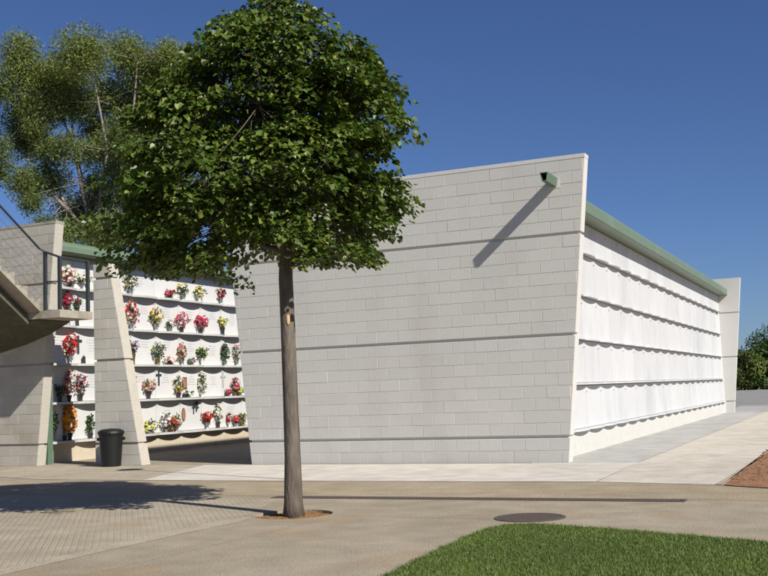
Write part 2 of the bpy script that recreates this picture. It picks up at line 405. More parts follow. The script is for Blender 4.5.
# ledges with scalloped front edge, along +y, bowing out in +x
def ledge(x, y0, pitch, n, z, thick=.045, d0=.075, d1=.105, steps=12):
    b = MB(); prof = []
    for k in range(n*steps+1):
        u = k/steps; prof.append((x+d0+d1*abs(math.sin(math.pi*u))**.8, y0+pitch*u))
    poly = [(x-.02, y0)]+prof+[(x-.02, y0+pitch*n)]
    # strips so that the top stays planar quads
    for k in range(n*steps):
        (xa, ya), (xb, yb) = prof[k], prof[k+1]
        b.poly([(x-.02, ya, z), (xa, ya, z), (xb, yb, z), (x-.02, yb, z), (x-.02, ya, z-thick), (xa, ya, z-thick), (xb, yb, z-thick), (x-.02, yb, z-thick)],
               [(0, 1, 2, 3), (7, 6, 5, 4), (1, 5, 6, 2)])
    b.poly([(x-.02, y0, z), (prof[0][0], y0, z), (prof[0][0], y0, z-thick), (x-.02, y0, z-thick)], [(0, 3, 2, 1)])
    b.poly([(x-.02, prof[-1][1], z), (prof[-1][0], prof[-1][1], z), (prof[-1][0], prof[-1][1], z-thick), (x-.02, prof[-1][1], z-thick)], [(0, 1, 2, 3)])
    return b
SH = [.45+.825*i for i in range(5)]        # ledge tops
def panel_mesh(w_, h, t=.02):
    b = MB(); g = .004; c = .006
    F = [(t, g+c, g+c), (t, w_-g-c, g+c), (t, w_-g-c, h-g-c), (t, g+c, h-g-c)]; K = [(0, g, g), (0, w_-g, g), (0, w_-g, h-g), (0, g, h-g)]
    b.poly(F+K, [(0, 1, 2, 3), (4, 5, 1, 0), (5, 6, 2, 1), (6, 7, 3, 2), (7, 4, 0, 3)])
    for yy in (.035, w_-.035):           # fixing bolts at the upper corners
        o = len(b.v); zz = h-.11; r = .013; nn = 8
        ring = [(t, yy+r*math.cos(6.2832*i/nn), zz+r*math.sin(6.2832*i/nn)) for i in range(nn)]
        b.poly(ring+[(t+.02, y, z) for _, y, z in ring], [(i, (i+1) % nn, nn+(i+1) % nn, nn+i) for i in range(nn)]+[tuple(range(nn, 2*nn))])
    return b.mesh('panel')
GUT = [(-.25, 4.36), (.33, 4.36), (.355, 4.375), (.355, 4.56), (.335, 4.61), (.12, 4.71), (-.25, 4.78)]   # gutter profile, x measured from the niche face

# ------------------------------------------------------------------ the main niche building
K1, K2, W1, L1 = .1065, .0954, 5.934, 24.26
main = empty('niche_building', (0, 0, 0), 'long white cemetery niche block with blank grey block end wall', 'building')
def crown_hides(x, z): return z > 2.9 and x < -2.6
gw = block_wall(main, 'gable_wall', lambda z: -W1-K2*z, lambda z: K1*z, 5.0, 0, .25, M_block, M_mortar, M_edge, .06, 0,
                lambda x, z: not crown_hides(x, z), -.11)
gw['label'] = 'blank light grey block end wall leaning outwards at both edges'
far = MB()
for (a, b) in BANDS: far.prism([(-W1-K2*a, a), (K1*a, a), (K1*b, b), (-W1-K2*b, b)], L1, L1+.25, 'y')
for (a, b) in GAPS: far.prism([(-W1-K2*a+.03, a), (K1*a-.03, a), (K1*b-.03, b), (-W1-K2*b+.03, b)], L1+.04, L1+.22, 'y')
far.build('far_gable_wall', M_edge, main)
XF = -.32                                   # niche face
MB().box(-W1+.35, XF-.002, .25, L1, 0, 4.45).build('core_wall', M_plinth, main)
MB().box(XF-.001, XF+.03, .252, L1-.002, 0, SH[0]-.05).build('plinth', M_plinth, main)
pm = 1.183; y_st = .30; ncol = 20
wp = panel_mesh(pm, .825-.045); wp.materials.append(M_white)
wp_top = panel_mesh(pm, .60); wp_top.materials.append(M_white)
for r in range(5):
    for c in range(ncol):
        link(wp if r < 4 else wp_top, 'panel', M_white, main, (XF, y_st+c*pm, SH[r]))
for zt in SH: ledge(XF, y_st, pm, ncol, zt, thick=.032, d0=.075, d1=.065).build('ledge', M_white, main)
MB().box(XF-.001, XF+.015, .252, y_st-.001, .41, 4.355).build('end_strip', M_white, main)
MB().box(XF-.001, XF+.015, y_st+ncol*pm+.001, L1-.002, .41, 4.355).build('end_strip', M_white, main)
MB().prism([(XF+x, z) for x, z in GUT], .252, L1-.002, 'y').build('gutter', M_green, main, smooth=False)
rf = MB().prism([(-W1+.05, 4.46), (XF-.26, 4.46), (XF-.26, 4.79), (-W1/2, 4.9), (-W1+.05, 4.79)], .252, L1-.002, 'y').build('roof', M_green, main)
# rain spout: hollow trapezoid trough sticking out of the end wall
sp = MB(); y0, y1 = -.61, .02
O = [(-.038, 4.52), (.038, 4.52), (.066, 4.66), (-.066, 4.66)]; sx = .0; sz = -.02
I = [(-.031, 4.530), (.031, 4.530), (.055, 4.651), (-.055, 4.651)]
O = [(x+sx, z+sz) for x, z in O]; I = [(x+sx, z+sz) for x, z in I]
P_ = [(x, y0, z) for x, z in O]+[(x, y1, z) for x, z in O]+[(x, y0, z) for x, z in I]+[(x, y1, z) for x, z in I]
fs = []
for i in range(4):
    j = (i+1) % 4
    fs += [(i, j, 4+j, 4+i), (8+j, 8+i, 12+i, 12+j), (j, i, 8+i, 8+j)]
sp.poly(P_, fs); sp.poly([(x, y1-.01, z) for x, z in I], [(0, 1, 2, 3)])
so = sp.build('rain_spout', M_post, main)
MB().prism([(-.095, 4.475), (.095, 4.475), (.095, 4.665), (-.095, 4.665)], -.006, .004, 'y').build('spout_flange', M_edge, main)

# ------------------------------------------------------------------ the left niche building with flowers
XL = -11.30; XG = -11.03
left = empty('niche_building', (XL, 0, 0), 'older niche block with flowers on white grave fronts along the alley', 'building')
lp = lambda x: x-XL
class Off:                                   # children of the left block use local x
    pass
lw = block_wall(left, 'gable_wall', lambda z: -6.6-K2*z, lambda z: lp(XG)+.105*z, 5.0, 0, .25, M_oldblock, M_oldmortar, M_conc, .05, 1,
                lambda x, z: x > -1.3, -.02)
LEN = 14.6; pl = .97; yl = .45; nl = 14
MB().box(-6.2, -.002, .25, LEN, 0, 4.45).build('core_wall', M_oldplinth, left)
MB().box(-.001, .03, .252, LEN, 0, SH[0]-.05).build('plinth', M_oldplinth, left)
mp_ = panel_mesh(pl, .825-.045); mp_.materials.append(M_marble); mt_ = panel_mesh(pl, .62); mt_.materials.append(M_marble)
PAN = {}
for r in range(5):
    for c in range(nl):
        PAN[r, c] = link(mp_ if r < 4 else mt_, 'panel', M_marble, left, (0, yl+c*pl, SH[r]))
for zt in SH: ledge(0, yl, pl, nl, zt, d0=.12, d1=.10, thick=.05).build('ledge', M_shelf, left)
GUT2 = [(-.25, 4.46), (.30, 4.46), (.34, 4.49), (.34, 4.60), (.28, 4.67), (.16, 4.73), (-.25, 4.78)]
MB().prism(GUT2, .252, LEN, 'y').build('gutter', M_green, left)
MB().prism([(-6.2, 4.46), (-.26, 4.46), (-.26, 4.80), (-3.2, 4.9), (-6.2, 4.8)], .252, LEN, 'y').build('roof', M_green, left)
MB().box(.045, .30, .29, .44, 0, 4.45).build('downpipe', M_post, left)
far2 = MB()
far2.prism([(-6.6, 0), (.27, 0), (.27+.525, 5), (-6.6-.47, 5)], LEN+.001, LEN+.25, 'y'); far2.build('far_gable_wall', M_oldblock, left)
# engraved lines on the grave fronts
for r in range(5):
    for c in range(9):
        if random.random() < .3: continue
        b = MB(); nlines = random.randint(3, 5); top = U(.48, .60) if r < 4 else U(.36, .42); y0 = U(.30, .48)
        for i in range(nlines):
            L_ = U(.16, .36); yy = y0-L_/2+.1; zz = top-i*.062
            while L_ > .02:
                d = min(U(.03, .09), L_)
                b.poly([(.0215, yy, zz), (.0215, yy+d, zz), (.0215, yy+d, zz+.021), (.0215, yy, zz+.021)], [(0, 1, 2, 3)]); yy += d+.018; L_ -= d+.018
        b.build('inscription', M_ins, PAN[r, c])

# ------------------------------------------------------------------ tapered pier at the mouth of the alley
pier = empty('block_pier', (-9.53, 0, 0), 'tapered grey block pier beside the staircase landing and litter bin', 'pier')
block_wall(pier, 'pier_wall', lambda z: -.0-.005*z, lambda z: 1.12-.187*z, 4.0, 0, .27, M_pierblock, M_pieredge, M_edge, 0, 1, lambda x, z: True, -.05)

# ------------------------------------------------------------------ staircase
st = empty('concrete_staircase', (-10.85, 0, 0), 'weathered concrete staircase with steel railing climbing from a landing beside the older block', 'staircase')
RI, TR = .23, .34; XS = .80; YS = -.95; sl = RI/TR       # flight climbs towards -y from the front of the landing
for i in range(10):
    ya, yb = YS-i*TR, YS-(i+1)*TR; zt = 3.05+RI*(i+1); zb = 3.05+RI*i-.015
    MB().prism([(ya, zt), (ya, zb), (yb+.002, zb+RI), (yb+.002, zt)], XS-1.2, XS, 'x').build('step', M_conc, st)
MB().box(-1.2, 1.285, YS+.001, -.006, 2.90, 3.05).build('landing', M_conc, st)
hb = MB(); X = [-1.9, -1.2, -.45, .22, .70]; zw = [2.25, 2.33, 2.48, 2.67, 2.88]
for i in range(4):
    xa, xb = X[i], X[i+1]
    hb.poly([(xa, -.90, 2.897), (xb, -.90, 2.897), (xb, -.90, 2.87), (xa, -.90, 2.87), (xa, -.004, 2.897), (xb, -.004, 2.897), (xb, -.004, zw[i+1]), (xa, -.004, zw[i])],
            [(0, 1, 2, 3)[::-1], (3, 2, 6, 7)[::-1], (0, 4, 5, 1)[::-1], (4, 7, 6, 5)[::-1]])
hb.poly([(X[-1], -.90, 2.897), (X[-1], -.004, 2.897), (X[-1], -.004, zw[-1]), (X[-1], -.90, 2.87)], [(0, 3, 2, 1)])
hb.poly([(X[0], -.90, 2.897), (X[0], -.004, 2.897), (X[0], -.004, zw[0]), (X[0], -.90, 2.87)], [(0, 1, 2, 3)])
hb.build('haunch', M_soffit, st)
zt = 3.05+RI*10
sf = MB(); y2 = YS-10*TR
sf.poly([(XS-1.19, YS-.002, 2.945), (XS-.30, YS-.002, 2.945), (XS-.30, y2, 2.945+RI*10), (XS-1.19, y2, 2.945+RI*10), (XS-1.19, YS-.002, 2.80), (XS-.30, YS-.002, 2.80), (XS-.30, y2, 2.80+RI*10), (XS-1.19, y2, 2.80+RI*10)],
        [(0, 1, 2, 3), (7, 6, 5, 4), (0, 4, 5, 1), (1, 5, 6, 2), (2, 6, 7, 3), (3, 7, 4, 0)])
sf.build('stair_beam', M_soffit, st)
MB().box(XS-1.2, XS, y2-1.2, y2-.002, zt-.16, zt).build('upper_landing', M_conc, st)
MB().box(XS-1.15, XS-.85, y2-1.1, y2-.8, 0, zt-.161).build('pillar', M_conc, st)
HX = XS+.03
A = Vector((HX+.08, YS+.02, 4.20)); B_ = Vector((HX, y2, 4.22-sl*(y2-YS)))
rail = MB().tube([B_, Vector((HX, YS-.05, 4.26)), A, Vector((1.22, YS+.06, 4.08)), Vector((1.23, -.08, 4.07))], .022, 8)
rail.build('handrail', M_dark, st)
for x, y, za, zb in ((HX+.06, YS+.04, 3.05, 4.21), (1.23, YS+.06, 3.05, 4.08), (1.23, -.08, 3.05, 4.07), (HX-.06, YS-1.35, 3.85, 4.22+sl*1.35), (HX-.06, YS-2.7, 4.8, 4.22+sl*2.7)):
    MB().box(x-.03, x+.03, y-.03, y+.03, za, zb).build('post', M_dark, st)
mr = MB().tube([(HX+.06, YS+.04, 3.62), (1.23, YS+.06, 3.60)], .014, 6); mr.tube([(1.23, YS+.06, 3.60), (1.23, -.08, 3.60)], .010, 6); mr.build('mid_rail', M_dark, st)
wm = MB()
def clipwire(dy, off):
    """straight wire in the rail's plane, clipped between the step nosing and the handrail"""
    pts = []
    for k in range(121):
        y = -k*(3.0/120); z_ = off+dy*(-y); lo = 3.10+sl*(-y); hi = 4.20+sl*(-y)
        if lo <= z_ <= hi: pts.append((HX, YS+y, z_))
    if len(pts) > 1: wm.tube([pts[0], pts[-1]], .0035, 4)
for k in range(1, 8): clipwire(sl, 3.02+.16*k)
for k in range(40): clipwire(-.5, 2.5+.21*k)
wm.build('wire_mesh', M_wire, st)

# ------------------------------------------------------------------ litter bin
bn = empty('litter_bin', (-8.90, -.30, 0), 'black plastic litter bin with domed lid standing before the pier', 'litter bin')
MB().lathe([(.0, .0), (.175, .0), (.185, .02), (.225, .58), (.235, .60), (.235, .62), (.0, .62)], n=28).build('body', M_black, bn, smooth=False)
lid = MB().lathe([(.0, .622), (.25, .622), (.255, .64), (.245, .68), (.18, .715), (.0, .735)], n=28).build('lid', M_black, bn)
for a in (.6, 3.7):
    c, s_ = math.cos(a), math.sin(a); MB().box(.225*c-.03, .225*c+.03, .225*s_-.03, .225*s_+.03, .50, .56).build('handle', M_black, bn)
# lamp post hidden behind the tree trunk
lm = empty('lamp_post', (-3.43, -3.0, 0), 'slim dark lamp post on the pale pavement behind the tree trunk', 'lamp post')
MB().lathe([(.0, 0), (.07, 0), (.07, .03), (.035, .08), (.024, .3), (.022, 3.7), (.0, 3.7)], n=12).build('pole', M_dark, lm)
MB().lathe([(.0, 3.70), (.05, 3.70), (.22, 3.78), (.25, 3.82), (.22, 3.86), (.0, 3.90)], n=18).build('head', M_dark, lm)

# ------------------------------------------------------------------ drain, manhole
dr = empty('drain_channel', (-2.3, -5.34, 0), 'long narrow rusty drain grate set across the plaza paving', 'drain')
LD = 4.9
fr = MB()
fr.box(0, LD, -.105, -.09, -.02, .009); fr.box(0, LD, .09, .105, -.02, .009); fr.box(LD, LD+.02, -.105, .105, -.02, .009); fr.box(-.02, 0, -.105, .105, -.02, .009)
fr.build('frame', M_iron, dr)
MB().box(0.001, LD-.001, -.089, .089, -.05, .0055).build('channel', M_pot, dr)
gr = MB()
for k in range(int(LD/.045)): gr.box(.01+k*.045, .01+k*.045+.026, -.088, .088, .006, .0085)
gr.box(.005, LD-.005, -.012, .012, .006, .0088)
gr.build('grate', M_iron, dr)
mh = empty('manhole_cover', (1.40, -6.90, 0), 'round rusty manhole cover at the edge of the lawn', 'manhole')
MB().lathe([(.30, .0), (.34, .0), (.34, .008), (.30, .008), (.30, .0)], n=40).build('frame', M_iron, mh)
ml = MB().lathe([(.0, .002), (.292, .002), (.292, .007), (.0, .007)], n=40)
for i in range(-6, 7):
    for j in range(-6, 7):
        x, y = i*.042, j*.042
        if x*x+y*y < .27**2: ml.box(x-.013, x+.013, y-.013, y+.013, .0072, .0105)
ml.build('lid', M_iron, mh)

# ------------------------------------------------------------------ trees
RH = Vector((.9107, .4131, 0)).normalized(); DH = Vector((-RH.y, RH.x, 0))     # tree's own broad axis and depth axis
def add_leaf(b, p, tip, nrm, ln, wd, col):
    tip = tip.normalized(); side = tip.cross(nrm).normalized(); up = side.cross(tip).normalized(); f = wd*.22
    P = [p, p+side*wd*.5+tip*ln*.22+up*f, p+side*wd*.42+tip*ln*.62+up*f*.7, p+tip*ln-up*ln*.1, p-side*wd*.42+tip*ln*.62+up*f*.7, p-side*wd*.5+tip*ln*.22+up*f]
    b.poly(P, [(0, 1, 2, 3), (0, 3, 4, 5)], col)
TB = Vector((-1.16, -6.93, 0))
lt = empty('linden_tree', TB, 'young broadleaf tree with dense round crown standing in a round soil pit', 'tree')
def interp(t, T):
    for (a, va), (b_, vb) in zip(T, T[1:]):
        if a <= t <= b_: return va+(vb-va)*(t-a)/(b_-a)
    return T[0][1] if t < T[0][0] else T[-1][1]
LEFT = [(2.38, -1.1), (2.55, -1.6), (2.8, -1.80), (3.1, -1.88), (3.6, -1.82), (4.1, -1.60), (4.5, -1.36), (4.95, -1.02), (5.25, -.62), (5.45, -.30), (5.7, 0)]
RIGHT = [(2.38, .3), (2.6, .85), (2.9, 1.1), (3.2, 1.16), (3.5, 1.25), (4.0, 1.28), (4.5, 1.27), (4.75, 1.2), (5.0, .98), (5.3, .48), (5.5, .16), (5.7, .04)]
def crown_pt(z, phi, rho):
    sl_, sr = interp(z, LEFT), interp(z, RIGHT); c = (sl_+sr)/2; h = (sr-sl_)/2
    return RH*(c+h*rho*math.cos(phi))+DH*(h*.95*rho*math.sin(phi))+Vector((0, 0, z)), c
tk = MB()
path = [(0, 0, -.05), (.0, 0, .12), (.005, 0, .6), (-.005, .005, 1.3), (-.01, 0, 2.0), (-.02, 0, 2.5), (.0, .02, 3.2), (.02, .0, 4.0), (.0, 0, 4.7), (.02, 0, 5.2)]
rad = [.125, .100, .086, .080, .078, .076, .062, .045, .028, .012]
tko = tk.tube(path, rad, 16).build('trunk', M_bark, lt, smooth=True)
limbs = []
random.seed(4)
for i in range(15):
    a = i*2.4+.3; zs = 2.62+.16*i; d = RH*math.cos(a)+DH*math.sin(a)
    zt_ = min(zs+U(.35, .75), 5.2); reach = .62*(interp(zt_, RIGHT)-interp(zt_, LEFT))/2
    P = [Vector((0, 0, zs)), Vector((0, 0, zs+.2*(zt_-zs)))+d*reach*.3, Vector((0, 0, zs+.6*(zt_-zs)))+d*reach*.7+DH*U(-.1, .1), Vector((0, 0, zt_))+d*reach]
    limbs += [P[0]*(1-k/4)+P[1]*(k/4) for k in range(4)]+[P[1]*(1-k/4)+P[2]*(k/4) for k in range(4)]+[P[2]*(1-k/4)+P[3]*(k/4) for k in range(5)]
    MB().tube(P, [.034, .026, .016, .007], 7).build('limb', M_bark, lt, smooth=True)
random.seed(5)
def lump(phi, z): return 1+.09*math.sin(3*phi+2.3*z)+.085*math.sin(5*phi-4.1*z+1)+.05*math.sin(9*phi+6*z)
boughs = []; tries = 0
while len(boughs) < 175 and tries < 16000:
    tries += 1
    z = U(2.62, 5.52); phi = U(0, 6.283); shell = random.random() < .72
    rho = U(.74, .97) if shell else U(.12, .7)
    if random.random() > (interp(z, RIGHT)-interp(z, LEFT))/2.9: continue
    p, c = crown_pt(z, phi, rho*.86*lump(phi, z)); s_ = p.dot(RH)
    if z < 3.2 and -.72 < s_ < -.18 and not (z > 2.9 and abs(p.dot(DH)) > .6): continue       # open notch left of the stem
    if z < 2.8 and -.3 < s_ < .3: continue
    if any((p-q).length < (.27 if shell else .36) for q, _, _ in boughs): continue
    if shell and math.sin(3.9*p.x+1.2)+math.sin(4.4*p.y+.5)+math.sin(4.8*p.z+2.) > 1.25: continue   # gaps between the boughs
    boughs.append((p, c, U(.18, .36)))
sprays = []
for _ in range(100):                                              # stray shoots that break the outline
    z = U(2.6, 5.5); p, c = crown_pt(z, U(0, 6.283), U(.97, 1.09)); sprays.append((p, c, U(.9, 1.3)))
for p, c, R_ in boughs:
    o = p-RH*c; o.z = 0; o = o.normalized() if o.length > .05 else RH
    dr_ = U(.78, 1.22)
    for _ in range(int(12*R_/.30)):
        a = U(0, 6.283); q = R_*math.sqrt(random.random()); v = RH*math.cos(a)*q+DH*math.sin(a)*q
        pz = p+v+Vector((0, 0, .17*(1-(q/R_)**2)-.22*max(0, v.dot(o))+U(-.06, .05)))
        if pz.z < 2.42: continue
        sprays.append((pz, c, dr_))
lb = MB(); tw = MB()
for p, c, tone in sprays:
    ax = RH*c+Vector((0, 0, p.z)); o = (p-ax); o.z = 0
    o = o.normalized() if o.length > .05 else Vector((U(-1, 1), U(-1, 1), 0)).normalized()
    r = U(.10, .18); nL = int(28*r/.15); base = tone*U(.85, 1.15)
    sd = Vector((0, 0, 1)).cross(o)
    for _ in range(nL):
        a = U(0, 6.283); q = r*math.sqrt(random.random()); dx, dy = q*math.cos(a), q*math.sin(a)
        pos = p+o*dx+sd*dy*1.1+Vector((0, 0, -.30*max(0, dx)-.4*q*q/r+U(-.07, .07)))
        nrm = (o*U(-.15, .8)+Vector((0, 0, U(.35, 1.1)))+sd*U(-.75, .75)).normalized()
        tip = (o*U(-.1, 1)+sd*(dy/r*.8+U(-.6, .6))-Vector((0, 0, U(.2, .95))))
        tip = tip-nrm*tip.dot(nrm)
        if tip.length < .05: continue
        k = base*U(.7, 1.3); ye = random.random()
        col = (.062*k, .104*k, .013*k) if ye > .30 else (.130*k, .165*k, .030*k) if ye > .006 else (.24*k, .21*k, .05*k)
        L_ = U(.036, .082); add_leaf(lb, pos, tip, nrm, L_, L_*U(.85, 1.0), col)
    if random.random() > .25: continue
    start = min(limbs, key=lambda q: (q-p).length)
    mid = (start+p)/2+Vector((U(-.05, .05), U(-.05, .05), U(.0, .06)))
    tw.tube([start, mid, p], [.006, .005, .003], 5)
# shoots above the crown and a few drooping sprays
for _ in range(46):
    z = U(5.3, 5.75); pos0 = RH*U(-.14, .16)+DH*U(-.2, .2)+Vector((0, 0, z))
    for k in range(4):
        nrm = Vector((U(-.6, .6), U(-.6, .6), 1)).normalized(); tip = Vector((U(-1, 1), U(-1, 1), U(-.6, .1))); tip -= nrm*tip.dot(nrm)
        L_ = U(.05, .085); add_leaf(lb, pos0+Vector((U(-.08, .08), U(-.08, .08), U(-.08, .08))), tip, nrm, L_, L_, (.06*U(.8, 1.3), .1*U(.8, 1.2), .018))
tag(lb.build('crown', M_leaf, lt), kind='stuff')
tag(tw.build('twigs', M_bark, lt, smooth=True), kind='stuff')
fd = Vector((.413, -.911, 0)).normalized(); rs = Vector((-fd.y, fd.x, 0))
def scar(zc, off, w_, h, r):
    b = MB(); n_ = 14; ring = []
    for i in range(n_):
        t = 6.2832*i/n_; u = off+w_*math.cos(t); ring.append(fd*(math.sqrt(max(r*r-u*u, 0))+.004)+rs*u+Vector((0, 0, zc+h*math.sin(t))))
    b.poly(ring+[sum(ring, Vector())/n_+fd*.006], [(i, (i+1) % n_, n_) for i in range(n_)]); b.build('pruning_scar', M_scar, lt)
scar(2.05, .005, .018, .055, .080)

# eucalyptus behind the older block
EB = Vector((-25.3, 18.6, -.12)); DIST = 45.
eu = empty('eucalyptus_tree', EB, 'tall airy eucalyptus with pale limbs rising behind the older block', 'tree')
def ept(u, v, dep=0.):              # sketch units of 4.3 cm to metres in the tree's own upright frame
    return RH*((u-98.5)*.043)+Vector((0, 0, 7.86+(250-v)*.0427))+DH*(dep+.2)
random.seed(3)
CL = [(38, 40, 15), (50, 62, 17), (24, 128, 14), (62, 150, 13), (88, 100, 15), (100, 150, 14), (88, 34, 15), (60, 52, 19), (104, 52, 22), (135, 36, 17), (152, 56, 20), (172, 46, 15), (34, 72, 17), (22, 108, 18), (8, 148, 17), (4, 166, 12), (42, 100, 16),
      (70, 80, 21), (112, 84, 22), (52, 128, 12), (30, 128, 14), (42, 182, 16), (26, 172, 10), (60, 176, 16), (78, 208, 18), (102, 196, 15), (84, 150, 13), (122, 142, 18), (140, 104, 22),
      (164, 84, 20), (112, 228, 20), (76, 238, 16), (142, 196, 22), (185, 48, 13), (150, 146, 20), (182, 80, 18), (-12, 150, 22), (-25, 120, 20), (64, 106, 15), (94, 116, 14), (20, 92, 12), (130, 176, 15), (50, 205, 10), (95, 175, 9),
      (168, 130, 22), (175, 180, 24), (165, 225, 24), (200, 110, 24), (205, 160, 22), (60, 228, 10), (130, 240, 18), (90, 225, 14)]
eb = MB(); el = MB()
clumps = []
for px, py, r in CL:
    dep = U(-1.8, 1.8); c = ept(px, py, dep); rm = 1.35*r/1048.07*DIST; clumps.append((c, rm))
    py += 8*(py < 70); c = ept(px, py, dep); dark = U(.85, 1.15); warm = .5+.8*max(0, min(1, (150-py)/110))
    for _ in range(int(270*r*(r/18))):
        d = Vector((random.gauss(0, .5), random.gauss(0, .5), random.gauss(0, .46)))
        if d.length > 1.15: continue
        p = c+d*rm; k = dark*U(.7, 1.3); w2 = warm*U(.5, 1.2)
        col = (.092*k+.055*w2*k, .13*k+.05*w2*k, .04*k)
        tip = Vector((U(-1, 1), U(-1, 1), U(-1.1, .6))).normalized(); nrm = Vector((U(-1, 1), U(-1, 1), U(-.3, 1))).normalized()
        sd = tip.cross(nrm)
        if sd.length < .1: continue
        sd.normalize(); L_ = U(.09, .19); w_ = L_*U(.22, .36)
        eb.poly([p, p+tip*L_*.45+sd*w_*.5, p+tip*L_, p+tip*L_*.45-sd*w_*.5], [(0, 1, 2, 3)], col)
tag(eb.build('crown', M_euc, eu), kind='stuff')
stems = [[(102, 300), (104, 250), (96, 200), (84, 150), (70, 110), (55, 70)], [(104, 260), (88, 180), (82, 130), (78, 80), (86, 40)], [(106, 260), (112, 200), (118, 150), (112, 100), (104, 60)],
         [(108, 260), (128, 200), (142, 140), (150, 90), (152, 60)], [(100, 240), (72, 200), (54, 160), (44, 120), (36, 80)], [(98, 230), (60, 190), (36, 170), (10, 150)], [(112, 180), (130, 150), (160, 110), (180, 60)]]
for i, s_ in enumerate(stems):
    d0 = U(-.6, .6); P = [ept(x+U(-2, 2), y, d0*k/3) for k, (x, y) in enumerate(s_)]; n_ = len(P)
    MB().tube(P, [.07*(1-k/(n_-.6))**.8+.016 for k in range(n_)], 8).build('limb', M_eubark, eu, smooth=True)
    for c, rm in clumps:
        j = min(range(1, n_), key=lambda k: (P[k]-c).length)
        if (P[j]-c).length < 2.6: el.tube([P[j], (P[j]+c)/2+Vector((U(-.2, .2), U(-.2, .2), U(-.1, .25))), c+Vector((U(-.3, .3), U(-.3, .3), .3))], [.02, .014, .008], 5)
tag(el.build('twigs', M_eubark, eu, smooth=True), kind='stuff')
MB().tube([Vector((0, 0, 0)), Vector((.1, .1, 2)), ept(103, 300), ept(103, 255)], [.3, .24, .16, .11], 12).build('trunk', M_eubark, eu, smooth=True)

# evergreen shrubs beyond the road at the end of the path
def shrub(loc, wdt, hgt, label, cols, n_, grp, lobes):
    e = empty('evergreen_shrub', loc, label, 'shrub', grp); b = MB(); t = MB()
    for k in range(lobes):
        cx, cy, cz, r = U(-.5, .5)*wdt, U(-.3, .3)*wdt, U(.10, .82)*hgt, U(.20, .30)*hgt; sh_ = U(.75, 1.25)
        cx *= 1-.5*max(0, cz/hgt-.5)
        t.tube([(cx*.2, cy*.2, 0), (cx*.6, cy*.6, cz*.5), (cx, cy, cz)], [.10, .07, .03], 5)
        for _ in range(n_//lobes):
            d = Vector((random.gauss(0, 1), random.gauss(0, 1), random.gauss(0, 1))).normalized()*(r*U(.55, 1.08)); p = Vector((cx, cy, cz))+d
            if p.z < .05: continue
            kk = sh_*U(.6, 1.3); c0 = random.choice(cols); nr = (d.normalized()+Vector((U(-.8, .8), U(-.8, .8), U(-.2, .9)))).normalized()
            tp = nr.cross(Vector((U(-1, 1), U(-1, 1), U(-1, 1)))).normalized(); sd = tp.cross(nr); L_ = U(.2, .38)
            b.poly([p, p+tp*L_*.5+sd*L_*.3, p+tp*L_, p+tp*L_*.5-sd*L_*.3], [(0, 1, 2, 3)], tuple(x*kk for x in c0))
    tag(b.build('crown', M_euc, e), kind='stuff'); t.build('trunk', M_bark, e)
random.seed(21)
G1 = [(.045, .085, .018), (.065, .10, .02)]; G2 = [(.10, .125, .025), (.08, .11, .025)]
shrub((-8.2, 102.5, 0), 3.4, 4.4, 'dark narrow evergreen shrub beside the far end of the white block', G1, 7000, None, 14)
shrub((-6.0, 100.6, 0), 3.6, 4.0, 'yellow green rounded shrub before the tall dark evergreens', G2, 7000, None, 13)
shrub((-3.6, 104.5, 0), 5.2, 6.7, 'tall dark evergreen shrub beyond the far road', G1, 16000, None, 26)
shrub((1.6, 104, 0), 5.5, 6.0, 'broad dark evergreen shrub further along the far road', G1, 12000, None, 22)
shrub((-2.9, 100.3, 0), 4.0, 2.8, 'low dark evergreen bush under the tall evergreen by the road', G1, 6000, None, 13)

# ------------------------------------------------------------------ flowers and grave ornaments on the ledges
random.seed(9)
RED, PINK, WHT, YEL, ORG, MAG, LIL, CRM, DRED, BLU = (.55, .02, .02), (.70, .22, .27), (.80, .78, .70), (.75, .55, .06), (.85, .34, .03), (.60, .03, .13), (.42, .28, .46), (.70, .60, .42), (.28, .015, .03), (.25, .32, .5)
def rosette(b, p, d, r, col):
    d = d.normalized(); a = d.cross(Vector((.3, .2, 1))).normalized(); c = d.cross(a)
    for ring, (rr, lift, n_) in enumerate(((1., .0, 6), (.6, .45, 5))):
        o = U(0, 6)
        for i in range(n_):
            t = o+6.2832*i/n_; t2 = t+.62; t0 = t-.62; k = U(.8, 1.2)
            v = lambda tt, q, h: p+(a*math.cos(tt)+c*math.sin(tt))*(r*q)+d*(r*h)
            b.poly([v(t, .05, lift*.4), v(t2, rr*.7, lift*.6+.15), v(t, rr*1.05, lift+.25), v(t0, rr*.7, lift*.6+.15)], [(0, 1, 2, 3)], tuple(min(.9, x*k) for x in col))
